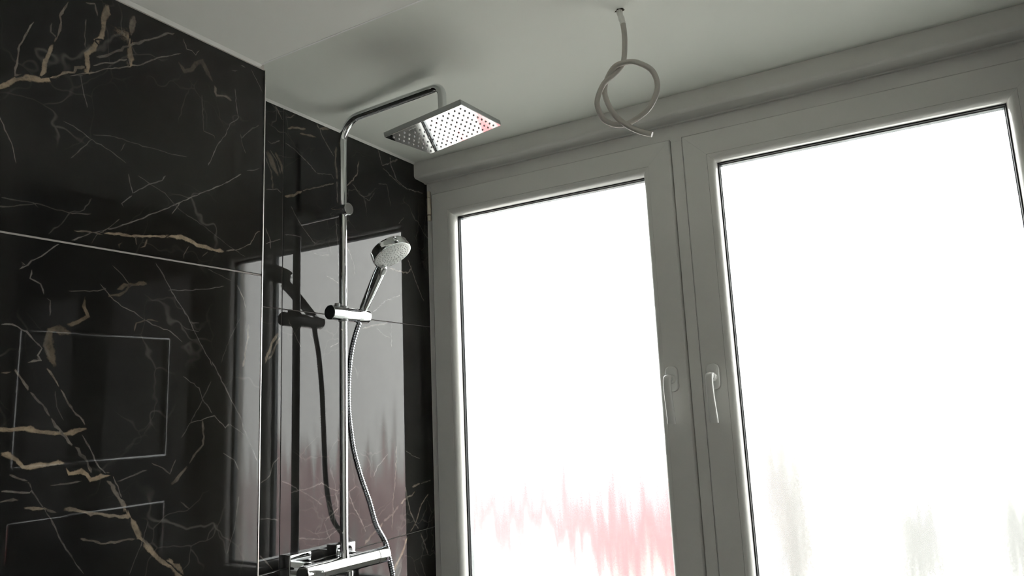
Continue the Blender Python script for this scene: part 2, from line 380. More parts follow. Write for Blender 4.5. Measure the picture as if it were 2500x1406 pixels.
NEAR_VEINS = [
(0.85,1,0.00488,[(0.4231,1.9886),(0.4312,1.9969),(0.4396,2.0037),(0.4493,2.0155),(0.4642,2.0233),(0.4798,2.0267),(0.4908,2.0329),(0.5034,2.0436)]),
(0.6,0.7,0.00251,[(0.4907,2.0338),(0.5034,2.0432),(0.5164,2.0527),(0.533,2.0668),(0.539,2.0706)]),
(0.55,0.3,0.00138,[(0.5486,2.0756),(0.561,2.0847),(0.5756,2.0918),(0.602,2.1091)]),
(0.4,0.3,0.00113,[(0.5167,2.0471),(0.5251,2.0514),(0.5318,2.056),(0.5387,2.0598),(0.5545,2.0681),(0.5669,2.0782),(0.5949,2.0927),(0.6242,2.109),(0.6526,2.1338),(0.6761,2.1471),(0.6938,2.1591)]),
(0.5,0.4,0.00181,[(0.4492,2.0182),(0.4476,2.0301),(0.4496,2.0471),(0.4506,2.0657),(0.4559,2.0809),(0.4625,2.1006),(0.4682,2.1108)]),
(0.75,0.9,0.00349,[(0.4804,2.0306),(0.4837,2.0412),(0.4844,2.0564),(0.4886,2.0694),(0.494,2.0888)]),
(0.5,0.5,0.00222,[(0.494,2.0888),(0.4968,2.0976),(0.501,2.113),(0.5019,2.125),(0.4997,2.1336),(0.5072,2.1528),(0.51,2.164)]),
(0.3,0.2,0.00169,[(0.4968,2.0986),(0.489,2.1036),(0.4897,2.1191)]),
(0.9,1,0.00643,[(0.5431,2.0608),(0.5428,2.0732),(0.5402,2.0917),(0.549,2.1034),(0.5525,2.1129),(0.549,2.1198)]),
(0.85,0.9,0.00615,[(0.549,2.119),(0.5606,2.1276),(0.5627,2.1417),(0.5619,2.1576),(0.5668,2.1723),(0.566,2.1884)]),
(0.3,0.2,0.00129,[(0.5383,2.0988),(0.536,2.1253),(0.5366,2.1475)]),
(0.35,0.3,0.00176,[(0.5534,2.1576),(0.5478,2.1771),(0.5326,2.1715)]),
(0.8,1,0.00574,[(0.6088,2.0995),(0.6078,2.1126),(0.6051,2.128),(0.6061,2.1494)]),
(0.6,0.5,0.00493,[(0.6062,2.1473),(0.6067,2.1665),(0.6102,2.1904)]),
(0.4,0.3,0.00232,[(0.5532,2.0923),(0.5695,2.1013),(0.5859,2.1166),(0.6125,2.1408),(0.6284,2.1532),(0.6511,2.1688),(0.6637,2.1805),(0.6811,2.1914)]),
(0.5,0.3,0.00121,[(0.6973,2.1887),(0.7037,2.1713),(0.7142,2.1725),(0.7215,2.1677),(0.7295,2.1804)]),
(0.55,0.2,0.00146,[(0.6443,2.1281),(0.6653,2.1409),(0.6804,2.1512),(0.696,2.1612)]),
(0.18,0.6,0.00556,[(0.6875,2.1442),(0.7017,2.1302),(0.7338,2.1615),(0.7466,2.1439),(0.7595,2.1283)]),
(0.28,0.5,0.00281,[(0.7595,2.1283),(0.765,2.1097),(0.7853,2.1149),(0.7984,2.1104)]),
(0.3,0,0.00101,[(0.5327,2.0554),(0.5384,2.0326),(0.5461,2.0065)]),
(0.25,0,0.00107,[(0.5106,1.9771),(0.5278,1.9736),(0.5548,1.9615),(0.5827,1.9527),(0.6101,1.9391)]),
(0.16,0,0.00102,[(0.5544,1.969),(0.5815,1.9758),(0.6202,1.976),(0.6828,1.9764),(0.7118,1.9806)]),
(0.35,0,0.00111,[(0.803,2.1381),(0.8079,2.102),(0.8123,2.0847),(0.7943,2.0669),(0.7872,2.046),(0.7702,2.0202),(0.761,1.9972),(0.7519,1.9747)]),
(0.22,0,0.00114,[(0.8186,2.0468),(0.8398,2.0702),(0.859,2.0862)]),
(0.3,0,0.00108,[(0.8664,2.1525),(0.8372,2.1904)]),
(0.18,0.2,0.00119,[(0.7358,2.101),(0.7415,2.0358),(0.7623,2.0335),(0.765,2.0253)]),
(0.35,0,0.00106,[(0.7916,2.1692),(0.8022,2.1712),(0.8101,2.1768)]),
(0.35,0,0.00107,[(0.8138,2.188),(0.8262,2.1871)]),
(0.22,0,0.00093,[(0.5977,1.9553),(0.6029,1.9667),(0.6065,1.9738)]),
(0.2,0,0.0009,[(0.5548,1.9615),(0.5367,1.9371),(0.5256,1.9227)]),
(0.2,0.2,0.00112,[(0.8156,2.0576),(0.8215,2.036),(0.8299,2.0198)]),
(0.3,0,0.00103,[(0.8307,1.9884),(0.8496,1.9948),(0.869,2.0061)]),
(0.5,0.1,0.00117,[(0.4693,1.752),(0.4905,1.7706),(0.5162,1.7946),(0.5438,1.8098),(0.563,1.8217),(0.5791,1.827),(0.6018,1.8379),(0.632,1.8551),(0.6637,1.8744),(0.6972,1.8959),(0.7274,1.9163),(0.7593,1.9352),(0.7956,1.9596),(0.822,1.9809)]),
(0.55,0.6,0.0016,[(0.5355,1.8195),(0.561,1.8213),(0.5794,1.8217)]),
(0.85,0.9,0.00247,[(0.5793,1.8227),(0.6023,1.8271),(0.6265,1.8278),(0.6583,1.8337),(0.6821,1.8377)]),
(0.9,0.9,0.00346,[(0.6797,1.8373),(0.7068,1.8412),(0.7276,1.8367),(0.7435,1.8323),(0.7708,1.8297),(0.7905,1.8301)]),
(0.5,0.4,0.00118,[(0.7904,1.8318),(0.8164,1.8387),(0.8432,1.8536),(0.8551,1.8754),(0.8707,1.8863)]),
(0.35,0,0.0011,[(0.6118,1.9266),(0.6159,1.9097),(0.6211,1.8953),(0.6454,1.915),(0.6687,1.9279),(0.6756,1.9392)]),
(0.35,0,0.00107,[(0.6212,1.8919),(0.6044,1.8746),(0.6091,1.8679)]),
(0.2,0,0.00095,[(0.6264,1.926),(0.6501,1.9161),(0.6744,1.9082),(0.7001,1.8871),(0.745,1.869),(0.7872,1.8474),(0.8346,1.8277)]),
(0.5,0.2,0.0012,[(0.7021,1.9006),(0.695,1.8871),(0.6868,1.8747)]),
(0.35,0.2,0.00097,[(0.6033,1.8513),(0.5891,1.8354),(0.5792,1.8259),(0.5693,1.8187),(0.562,1.8027)]),
(0.4,0.6,0.00123,[(0.6288,1.8255),(0.6316,1.8128),(0.6344,1.8022)]),
(0.35,0.7,0.00149,[(0.648,1.8291),(0.644,1.8149),(0.634,1.8099)]),
(0.35,0.3,0.00119,[(0.7213,1.8296),(0.7117,1.8127),(0.7121,1.8029)]),
(0.3,0.7,0.00146,[(0.6094,1.8154),(0.6032,1.81),(0.6046,1.8027)]),
(0.25,0.3,0.00095,[(0.7572,1.8262),(0.7442,1.8132)]),
(0.2,0,0.00109,[(0.4414,1.8458),(0.4597,1.8462),(0.4822,1.8475),(0.4897,1.8413)]),
(0.2,0,0.00103,[(0.5602,1.874),(0.5493,1.8525),(0.5303,1.8442),(0.52,1.8256),(0.5026,1.8061)]),
(0.4,0.2,0.00107,[(0.4701,1.7654),(0.4773,1.7598)]),
(0.5,0.1,0.00123,[(0.4858,1.7563),(0.4844,1.7426),(0.4979,1.7367),(0.5039,1.72)]),
(0.25,0,0.00108,[(0.5039,1.72),(0.5118,1.715),(0.5123,1.6918)]),
(0.35,1,0.00392,[(0.5591,1.7281),(0.5571,1.7117),(0.5637,1.6982),(0.5506,1.6891),(0.5339,1.6828)]),
(0.28,1,0.00695,[(0.5458,1.6729),(0.5269,1.6755),(0.5142,1.6746),(0.5129,1.6516),(0.5183,1.6365),(0.5245,1.6234)]),
(0.4,0.2,0.00095,[(0.533,1.7312),(0.5756,1.7362),(0.5876,1.7418)]),
(0.25,0.9,0.00325,[(0.6023,1.7415),(0.6233,1.7526),(0.6524,1.7563)]),
(0.25,0.9,0.00242,[(0.5903,1.7296),(0.6069,1.7335),(0.6173,1.7411),(0.6234,1.7505)]),
(0.45,0.2,0.00098,[(0.577,1.7488),(0.5945,1.73),(0.612,1.7172),(0.6319,1.7106),(0.6503,1.6992),(0.669,1.692),(0.693,1.6849),(0.7157,1.6683)]),
(0.3,0.7,0.00122,[(0.6333,1.6797),(0.636,1.6938),(0.6548,1.7007),(0.6734,1.6989)]),
(0.4,0,0.00109,[(0.6624,1.7933),(0.6775,1.773),(0.693,1.7478),(0.7137,1.7227),(0.7298,1.6988),(0.7463,1.67),(0.7727,1.6305)]),
(0.35,0,0.00094,[(0.6856,1.7503),(0.7227,1.7548),(0.7619,1.7618),(0.7921,1.7704)]),
(0.5,0.2,0.00116,[(0.815,1.7769),(0.8303,1.7538),(0.8367,1.7344)]),
(0.3,0,0.00093,[(0.7297,1.7011),(0.7465,1.7024)]),
(0.2,0,0.00093,[(0.7071,1.6994),(0.7199,1.6912),(0.7431,1.6883),(0.7481,1.6956)]),
(0.5,0.1,0.00122,[(0.4527,1.6776),(0.4673,1.6787),(0.4847,1.6707),(0.4958,1.6582),(0.5051,1.6493),(0.5004,1.6397),(0.5061,1.6323)]),
(0.5,0.3,0.00183,[(0.4865,1.628),(0.4957,1.632),(0.5061,1.6323)]),
(0.16,0,0.00096,[(0.8252,1.7185),(0.8031,1.6779),(0.7875,1.6367)]),
(0.25,0,0.00096,[(0.7555,1.7957),(0.7776,1.7892),(0.8062,1.7808)]),
(0.3,0.1,0.00089,[(0.5941,1.7785),(0.6052,1.7695),(0.6165,1.7582),(0.6257,1.7486)]),
(0.4,0.7,0.00266,[(0.8418,1.7099),(0.8396,1.6726),(0.8317,1.6307)]),
(0.85,1,0.0042,[(0.4548,1.5444),(0.4617,1.5437),(0.4848,1.5435),(0.5093,1.5383),(0.5287,1.5353),(0.5508,1.5351),(0.5724,1.5387)]),
(0.85,1,0.0038,[(0.4638,1.513),(0.4708,1.5125),(0.4838,1.5037),(0.4916,1.4943),(0.5119,1.4954),(0.5451,1.4924)]),
(0.85,1,0.00432,[(0.5453,1.4903),(0.5499,1.4797),(0.5661,1.4822),(0.5794,1.4684),(0.5942,1.4721),(0.6106,1.4725)]),
(0.5,0.4,0.00227,[(0.4725,1.6218),(0.4825,1.608),(0.4928,1.5919)]),
(0.3,0.2,0.00183,[(0.4928,1.5919),(0.5109,1.5736),(0.5216,1.557)]),
(0.5,0.3,0.00232,[(0.5216,1.557),(0.5344,1.5401),(0.543,1.5294),(0.5539,1.5163)]),
(0.28,0.2,0.00235,[(0.5539,1.5163),(0.5738,1.494),(0.581,1.4766)]),
(0.45,0.5,0.00321,[(0.601,1.4661),(0.62,1.4426),(0.6345,1.4235)]),
(0.75,0.9,0.00582,[(0.6345,1.4235),(0.6449,1.4004),(0.6528,1.3797),(0.6703,1.3615),(0.6856,1.3433),(0.7088,1.3276),(0.725,1.3086),(0.7386,1.2944)]),
(0.6,0.9,0.00508,[(0.7007,1.3403),(0.7191,1.3255),(0.7328,1.3092)]),
(0.6,0.6,0.00192,[(0.5117,1.6237),(0.5223,1.6105),(0.5311,1.596)]),
(0.4,0.3,0.00155,[(0.5311,1.596),(0.54,1.5813),(0.5511,1.5643),(0.5643,1.5513),(0.569,1.5426)]),
(0.5,0.1,0.00118,[(0.5633,1.5324),(0.5818,1.5017),(0.5914,1.484),(0.6006,1.4746)]),
(0.45,0.2,0.0012,[(0.6107,1.4714),(0.6193,1.4555),(0.6258,1.4375)]),
(0.7,0.8,0.0023,[(0.495,1.442),(0.5211,1.4383)]),
(0.3,0.4,0.00155,[(0.5191,1.4396),(0.531,1.433),(0.5389,1.4299)]),
(0.65,0.7,0.00318,[(0.5446,1.434),(0.5691,1.4275),(0.5968,1.4204),(0.6237,1.4122),(0.6398,1.4087)]),
(0.4,0.5,0.00193,[(0.569,1.3921),(0.599,1.3797),(0.6254,1.3781),(0.6506,1.3769)]),
(0.4,0.3,0.00182,[(0.4742,1.4874),(0.4871,1.4803),(0.5002,1.475)]),
(0.25,0,0.00109,[(0.5002,1.475),(0.5046,1.4629),(0.515,1.446),(0.5296,1.4244),(0.545,1.3924),(0.5624,1.3654),(0.5779,1.3424)]),
(0.5,0.2,0.00137,[(0.4669,1.4665),(0.4865,1.4631),(0.502,1.4609),(0.5046,1.4638)]),
(0.4,0.2,0.0014,[(0.5251,1.4673),(0.5466,1.4669),(0.5689,1.4685)]),
(0.35,0.1,0.00129,[(0.6167,1.4622),(0.6417,1.4683),(0.6641,1.4738)]),
(0.35,0.4,0.00227,[(0.4644,1.4528),(0.4747,1.4542),(0.4907,1.4527)]),
(0.35,0.6,0.00188,[(0.4569,1.6155),(0.471,1.6177)]),
(0.3,0.6,0.00418,[(0.7015,1.4472),(0.7192,1.4626),(0.7321,1.4755)]),
(0.25,0.4,0.00212,[(0.7321,1.4755),(0.7452,1.4935),(0.7574,1.5047),(0.7561,1.5439)]),
(0.3,0.2,0.00124,[(0.6673,1.4859),(0.6877,1.4749),(0.7008,1.4645),(0.7104,1.4868)]),
(0.4,0,0.00114,[(0.7689,1.6415),(0.7876,1.6138),(0.8068,1.5804),(0.8262,1.5515),(0.8429,1.5145),(0.87,1.463)]),
(0.4,0.1,0.0012,[(0.7326,1.54),(0.7776,1.5505),(0.799,1.5296),(0.8049,1.5369)]),
(0.25,0,0.00102,[(0.7162,1.6153),(0.7473,1.5959),(0.7536,1.5785),(0.7746,1.5531)]),
(0.2,0,0.00101,[(0.77,1.6085),(0.7537,1.576),(0.7326,1.54),(0.7172,1.5169)]),
(0.35,0,0.00105,[(0.7941,1.4898),(0.8187,1.4752),(0.8285,1.4567)]),
(0.2,0,0.00106,[(0.8294,1.4163),(0.8216,1.3629),(0.8076,1.3242)]),
(0.18,0,0.00099,[(0.6414,1.3275),(0.6582,1.3659),(0.6685,1.4011)]),
(0.22,0,0.00105,[(0.8049,1.5369),(0.8237,1.5258),(0.8397,1.5147)]),
(0.2,0,0.00092,[(0.5253,1.5939),(0.5286,1.5711),(0.5398,1.5502)]),
(0.25,0.2,0.00169,[(0.7181,1.421),(0.7373,1.4068)]),
]
RECESS_VEINS = [
(0.35,0.4,0.0023,[(1.1473,2.3214),(1.1685,2.2943),(1.1827,2.2798)]),
(0.45,0.8,0.00388,[(1.1853,2.2593),(1.221,2.2731),(1.2606,2.2833)]),
(0.35,0.7,0.00404,[(1.307,2.2974),(1.3446,2.3118)]),
(0.45,0.8,0.00394,[(1.2358,2.2629),(1.2657,2.2677),(1.2966,2.2727)]),
(0.35,0.4,0.00259,[(1.1849,2.2864),(1.2062,2.2957),(1.2279,2.3131)]),
(0.25,0.8,0.00867,[(1.1294,2.1867),(1.1523,2.1522),(1.1732,2.1204),(1.1859,2.1011)]),
(0.28,0.8,0.00499,[(1.1562,2.1909),(1.1796,2.1599),(1.188,2.113)]),
(0.2,0.6,0.00246,[(1.1297,2.1682),(1.1482,2.1288),(1.1532,2.093)]),
(0.2,0.5,0.00249,[(1.1404,2.19),(1.1657,2.1673),(1.1753,2.136)]),
(0.5,0.8,0.00376,[(1.1875,2.0827),(1.2179,2.0919),(1.2468,2.1124)]),
(0.35,0.4,0.00208,[(1.2468,2.1124),(1.297,2.1327),(1.3608,2.161)]),
(0.35,0.1,0.00188,[(1.2965,2.3103),(1.3177,2.2802),(1.3446,2.2514),(1.361,2.2355)]),
(0.3,0,0.00167,[(1.1833,2.2259),(1.2215,2.2144),(1.2662,2.192),(1.2969,2.1726)]),
(0.4,0.1,0.00238,[(1.5934,2.3124),(1.5994,2.2772),(1.6257,2.2382),(1.6743,2.2226),(1.7555,2.2282)]),
(0.35,0.1,0.00203,[(1.5281,2.3291),(1.5469,2.2986),(1.5593,2.266),(1.5996,2.2865)]),
(0.3,0.3,0.0037,[(1.5928,2.2845),(1.6415,2.3124)]),
(0.3,0.2,0.0022,[(1.5592,2.2614),(1.6256,2.2335),(1.6462,2.2272)]),
(0.45,0.4,0.0022,[(1.4055,2.1641),(1.4345,2.1884),(1.4525,2.2146),(1.4589,2.2553)]),
(0.2,0,0.00166,[(1.4286,2.1784),(1.4638,2.1531),(1.5001,2.1445),(1.5256,2.1768)]),
(0.25,0.6,0.00404,[(1.3666,2.2706),(1.3653,2.2201),(1.3718,2.1721)]),
(0.3,0.2,0.00213,[(1.3718,2.1721),(1.3727,2.1065)]),
(0.3,0.1,0.00163,[(1.1311,2.2133),(1.1469,2.207),(1.174,2.2249)]),
(0.25,0,0.00159,[(1.2969,2.1726),(1.3499,2.1828),(1.3608,2.1692)]),
(0.2,0,0.00172,[(1.5388,2.2067),(1.5779,2.2122),(1.5964,2.1489)]),
(0.3,0.1,0.0016,[(1.1312,2.0857),(1.1667,2.0963),(1.1861,2.0861)]),
(0.3,0,0.00163,[(1.2089,2.0644),(1.2263,2.041),(1.2497,2.0154),(1.2936,1.9776)]),
(0.4,0.1,0.00157,[(1.1311,1.9518),(1.1858,1.9748)]),
(0.3,0.2,0.00168,[(1.1321,1.9921),(1.1466,1.9632),(1.1487,1.9406)]),
(0.35,0,0.00148,[(1.1894,1.9857),(1.2267,1.9898),(1.246,1.9889)]),
(0.4,0.1,0.00186,[(1.4091,1.9947),(1.4225,1.9709),(1.436,1.9436),(1.4403,1.9181)]),
(0.35,0.1,0.00178,[(1.2856,1.9532),(1.3182,1.9539),(1.3434,1.9612)]),
(0.5,0.5,0.00258,[(1.5831,1.9587),(1.6201,1.957),(1.6694,1.9569),(1.6868,1.9739),(1.6843,1.9844)]),
(0.35,0.2,0.0019,[(1.6707,2.0005),(1.6868,1.9739),(1.7139,1.9266),(1.7471,1.8757)]),
(0.25,0,0.00175,[(1.6576,2.1296),(1.6292,2.1017)]),
(0.45,0.3,0.00243,[(1.4665,1.7719),(1.5143,1.7852),(1.5743,1.7965)]),
(0.35,0.1,0.00194,[(1.51,1.8211),(1.5655,1.8601),(1.6344,1.8849)]),
(0.3,0,0.00164,[(1.524,1.7793),(1.5534,1.7614),(1.5836,1.7532)]),
(0.35,0.3,0.00178,[(1.3431,1.7146),(1.3769,1.7301)]),
(0.3,0,0.00157,[(1.3695,2.0944),(1.3672,2.0517),(1.3736,1.9982),(1.3776,1.9031)]),
(0.3,0.1,0.00154,[(1.3307,1.903),(1.3775,1.8873)]),
(0.3,0.1,0.00166,[(1.5898,1.7977),(1.5882,1.7265)]),
(0.25,0,0.00145,[(1.2029,1.7787),(1.2329,1.7293),(1.2481,1.71)]),
(0.55,0.8,0.0059,[(1.1375,1.6648),(1.1512,1.7036),(1.1654,1.7286),(1.1874,1.7546)]),
(0.35,0.7,0.00354,[(1.1457,1.6746),(1.1633,1.7041),(1.1851,1.7396)]),
(0.8,1,0.00636,[(1.5727,1.1051),(1.5861,1.1184),(1.6075,1.1398),(1.6317,1.1685),(1.6483,1.1944)]),
(0.5,0.6,0.0026,[(1.6483,1.1944),(1.6731,1.2147),(1.6946,1.241),(1.7126,1.2735),(1.748,1.2995)]),
(0.4,0.7,0.00406,[(1.4677,1.203),(1.492,1.2212),(1.5278,1.2359),(1.5426,1.2497)]),
(0.3,0.5,0.00416,[(1.5426,1.2497),(1.5878,1.2665),(1.6113,1.2848)]),
(0.5,0.6,0.00355,[(1.6153,1.2867),(1.6433,1.2976),(1.6761,1.3083),(1.6846,1.3148)]),
(0.45,0.3,0.00229,[(1.6403,1.3325),(1.6474,1.2996),(1.6622,1.2557),(1.6817,1.2256),(1.7056,1.1945)]),
(0.3,0.3,0.00265,[(1.7056,1.1945),(1.7411,1.1234)]),
(0.35,0.1,0.0019,[(1.5687,1.43),(1.5534,1.4191),(1.5235,1.4002),(1.505,1.3714)]),
(0.4,0.5,0.0025,[(1.6038,1.4495),(1.5979,1.3665),(1.5845,1.2909),(1.5791,1.2204)]),
(0.5,0.6,0.00359,[(1.6685,1.3267),(1.7104,1.332)]),
(0.3,0.3,0.00234,[(1.7104,1.332),(1.7626,1.3366)]),
(0.45,0.1,0.00187,[(1.2156,1.3671),(1.2771,1.3701),(1.3153,1.3784),(1.3487,1.3595),(1.3737,1.3522)]),
(0.35,0.1,0.00171,[(1.1885,1.3965),(1.2154,1.3854),(1.283,1.3484),(1.3183,1.3248)]),
(0.45,0.1,0.00197,[(1.4122,1.3364),(1.4252,1.3124),(1.4416,1.2878),(1.4582,1.2629),(1.4749,1.2332)]),
(0.4,0.2,0.00191,[(1.3244,1.2837),(1.3486,1.297),(1.3767,1.3125)]),
(0.4,0.1,0.00188,[(1.2412,1.2602),(1.2777,1.2518),(1.3304,1.2426),(1.3734,1.2588)]),
(0.35,0.1,0.00153,[(1.1825,1.4517),(1.1644,1.4391),(1.1545,1.4121),(1.1271,1.3974)]),
(0.4,0.3,0.0019,[(1.1276,1.2439),(1.1476,1.2248),(1.168,1.2035)]),
(0.35,0,0.00165,[(1.3244,1.2837),(1.3334,1.2611),(1.3455,1.2358)]),
(0.3,0,0.00142,[(1.1261,1.3202),(1.1485,1.3188),(1.1818,1.3098)]),
(0.3,0,0.00153,[(1.3611,1.3515),(1.3735,1.3107)]),
(0.3,0.1,0.00175,[(1.4614,1.2466),(1.4995,1.2519),(1.5282,1.2589)]),
(0.3,0.1,0.00169,[(1.4389,1.3557),(1.4123,1.3453),(1.4154,1.3227)]),
(0.3,0,0.00171,[(1.6432,1.4318),(1.6795,1.4138),(1.7129,1.4034)]),
]


rng = random.Random(4)
def densify(pts, step, jit):
    P = [Vector((*p, 0)) for p in pts]; out = [P[0]]
    for a, b in zip(P, P[1:]):
        n = max(1, int((b - a).length / step)); d = b - a
        nrm = Vector((-d.y, d.x, 0)).normalized() if d.length else Vector((0, 0, 0))
        for k in range(1, n + 1):
            q = a.lerp(b, k / n)
            if k < n: q = q + nrm * rng.gauss(0, jit)
            out.append(q)
    return [(q.x, q.y) for q in out]

def tile(parent, plane, face, a0, a1, z0, z1, veins=(), depth=0.011, out=1, g=0.0014):
    """one tile. plane 'x': face at x=face, spans y a0..a1; plane 'y': face at y=face, spans x a0..a1. out = sign of the outward normal.
    Its front is triangulated along the veins, which carry a vertex attribute (profile, strength, warmth)."""
    bev = 0.0007
    A0, A1, Z0, Z1 = a0 + g, a1 - g, z0 + g, z1 - g
    f0, f1, h0, h1 = A0 + bev, A1 - bev, Z0 + bev, Z1 - bev
    m = 0.0003
    side_of = {0: 1, 1: 1, 2: 1, 3: 1}; segs = []; pts = [(f0, h0), (f1, h0), (f1, h1), (f0, h1)]; edges = []
    for st, wm, hw, line in veins:
        dl = densify(line, max(0.006, hw * 2.2), hw * 0.28 + 0.0002)
        run = []; runs = []
        for p in dl:
            if f0 + m < p[0] < f1 - m and h0 + m < p[1] < h1 - m: run.append(p)
            else:
                if len(run) > 1: runs.append(run)
                run = []
        if len(run) > 1: runs.append(run)
        for run in runs:
            sides = ([], [], [])
            for i, p in enumerate(run):
                a = run[max(0, i - 1)]; b = run[min(len(run) - 1, i + 1)]
                dx, dz = b[0] - a[0], b[1] - a[1]; ln = math.hypot(dx, dz) or 1; nx, nz = -dz / ln, dx / ln
                w = hw * (1 + 0.5 * rng.uniform(-.6, 1))
                if i in (0, len(run) - 1): w *= 0.45
                for s, k in ((-1, 0), (0, 1), (1, 2)):
                    q = (min(max(p[0] + nx * w * s, f0 + m), f1 - m), min(max(p[1] + nz * w * s, h0 + m), h1 - m))
                    pts.append(q); sides[k].append(len(pts) - 1); side_of[len(pts) - 1] = s if 0 < i < len(run) - 1 else 1
                if i: segs.append((*run[i - 1], *p, hw, st, wm))
            for s in sides: edges += list(zip(s, s[1:]))
    if segs:
        r = delaunay_2d_cdt([Vector(p) for p in pts], edges, [], 0, 1e-6)
        fv = np.array([(v.x, v.y) for v in r[0]]); ff = r[2]
        S = np.array(segs); best = np.full(len(fv), -1.0); stv = np.zeros(len(fv)); wmv = np.zeros(len(fv))
        for ax, ay, bx, by, hw, st, wm in S:
            dx, dy = bx - ax, by - ay; L2 = dx * dx + dy * dy + 1e-12
            t = np.clip(((fv[:, 0] - ax) * dx + (fv[:, 1] - ay) * dy) / L2, 0, 1)
            d = np.hypot(fv[:, 0] - ax - t * dx, fv[:, 1] - ay - t * dy)
            v = 1 - d / (hw * 0.92); better = v > best
            if better.any():
                key = better; best[key] = v[key]; stv[key] = st; wmv[key] = wm
            # outside every vein: take the nearest one's strength
        val = np.clip(best, 0, 1)
        for i, src in enumerate(r[3]):
            if src: val[i] = 1.0 if any(side_of[k] == 0 for k in src) else 0.0
        fv = [tuple(p) for p in fv]
    else:
        fv = pts; ff = [(0, 1, 2, 3)]; val = np.zeros(4); stv = np.zeros(4); wmv = np.zeros(4)
    nf = len(fv)
    def idx(px, pz): return min(range(nf), key=lambda i: (fv[i][0] - px) ** 2 + (fv[i][1] - pz) ** 2)
    c = [idx(f0, h0), idx(f1, h0), idx(f1, h1), idx(f0, h1)]
    P3 = (lambda a, z, d: (face - out * d, a, z)) if plane == 'x' else (lambda a, z, d: (a, face - out * d, z))
    verts = [P3(a, z, 0) for a, z in fv]
    ring = [(A0, Z0), (A1, Z0), (A1, Z1), (A0, Z1)]
    verts += [P3(a, z, bev) for a, z in ring] + [P3(a, z, depth) for a, z in ring]
    faces = [tuple(f) for f in ff]
    for k in range(4):
        j = (k + 1) % 4
        faces.append((c[k], c[j], nf + j, nf + k)); faces.append((nf + k, nf + j, nf + 4 + j, nf + 4 + k))
    faces.append((nf + 7, nf + 6, nf + 5, nf + 4))
    ob = link_mesh('tile', verts, faces, 'dark_marble', parent)
    at = ob.data.color_attributes.new('vein', 'FLOAT_COLOR', 'POINT')
    arr = np.zeros((len(verts), 4), dtype=np.float32); arr[:, 3] = 1
    arr[:nf, 0] = val; arr[:nf, 1] = stv; arr[:nf, 2] = wmv
    at.data.foreach_set('color', arr.ravel())
    return ob

def random_veins(a0, a1, z0, z1, n, seed):
    r = random.Random(seed); out = []
    for k in range(n):
        bold = r.random() < .35; ang = r.uniform(0, math.tau); p = [r.uniform(a0, a1), r.uniform(z0, z1)]; line = [tuple(p)]
        for _ in range(r.randint(4, 9)):
            ang += r.gauss(0, .35); s = r.uniform(.02, .05); p = [p[0] + math.cos(ang) * s, p[1] + math.sin(ang) * s]; line.append(tuple(p))
        out.append((r.uniform(.6, .85), .9, r.uniform(.002, .005), line) if bold else (r.uniform(.2, .45), .2, r.uniform(.0008, .0014), line))
    return out

ROWS = [(0.005, 0.6), (0.6, 1.2), (1.2, 1.8)]
# boxed-out wall: 60 cm tiles set out from the corner
for z0, z1 in ROWS + [(1.8, LOW)]:
    y1 = YC
    while y1 > YB + .02:
        y0 = max(YB, y1 - 0.6)
        near = y1 > 0.8 and z1 > 1.15
        tile(wall_near, 'x', XN, y0, y1, z0, z1, NEAR_VEINS + random_veins(y0, .42, z0, z1, 5, int(z1 * 10)) if near else random_veins(y0, y1, z0, z1, 12, int(z1 * 10 + y0 * 100)))
        y1 = y0
    tile(wall_near, 'y', YC, XR, XN - .004, z0, z1 if z1 < 2 else LOW, random_veins(XR, XN, z0, z1, 8, int(z1 * 30)))          # return face towards the window
# recess
for z0, z1 in ROWS + [(1.8, CEIL - 0.003)]:
    tile(wall_rec, 'x', XR, YC, 1.185, z0, z1, RECESS_VEINS if z1 > 1.15 else (), g=.0008)
    tile(wall_rec, 'x', XR, 1.185, 1.785, z0, z1, RECESS_VEINS if z1 > 1.15 else (), g=.0008)

o = Geo().box(XN - .0105, XN + .0012, YC - .0012, YC + .0006, 0, LOW).build('trim_1', 'trim_metal')
structure(o, 'slim metal edge trim on the tiled corner')
# the white sealant lines where tile meets ceiling
g = Geo(); g.add([(XN - .004, YB, LOW - .001), (XN + .004, YB, LOW + .006), (XN - .004, YB, LOW + .006), (XN - .004, YC - .011, LOW - .001), (XN + .004, YC - .011, LOW + .006), (XN - .004, YC - .011, LOW + .006)],
                 [(0, 1, 2), (3, 5, 4), (0, 3, 4, 1), (1, 4, 5, 2), (0, 2, 5, 3)])
structure(g.build('trim_2', 'silicone'), 'white sealant line along the top of the boxed-out tiled wall')
g = Geo(); g.add([(XR - .002, YC, CEIL - .007), (XR + .006, YC, CEIL), (XR - .002, YC, CEIL), (XR - .002, 1.71, CEIL - .007), (XR + .006, 1.71, CEIL), (XR - .002, 1.71, CEIL)],
                 [(0, 1, 2), (3, 5, 4), (0, 3, 4, 1), (1, 4, 5, 2), (0, 2, 5, 3)])
structure(g.build('trim_3', 'silicone'), 'white sealant line where the recessed tiles meet the ceiling')

# tiled pier right of the window with two niches
pier = Geo().box(XE + .012, XE + .35, 1.09, 1.95, 0, CEIL).build('wall_pier', 'grout')
structure(pier, 'dark tiled pier beside the window with two niches')
n_y0, n_y1 = 1.105, 1.60
def slab(y0, y1, z0, z1): return Geo().box(XE, XE + .012, y0, y1, z0, z1).build('tile', 'dark_marble', pier, bevel=0.0006)
for y0, y1, z0, z1 in ((1.09, n_y0, 0, CEIL), (n_y1, 1.775, 0, CEIL), (n_y0, n_y1, 0, .9), (n_y0, n_y1, 1.265, 1.426), (n_y0, n_y1, 1.84, CEIL)):
    slab(y0 + .001, y1 - .001, z0 + .001, z1 - .001)
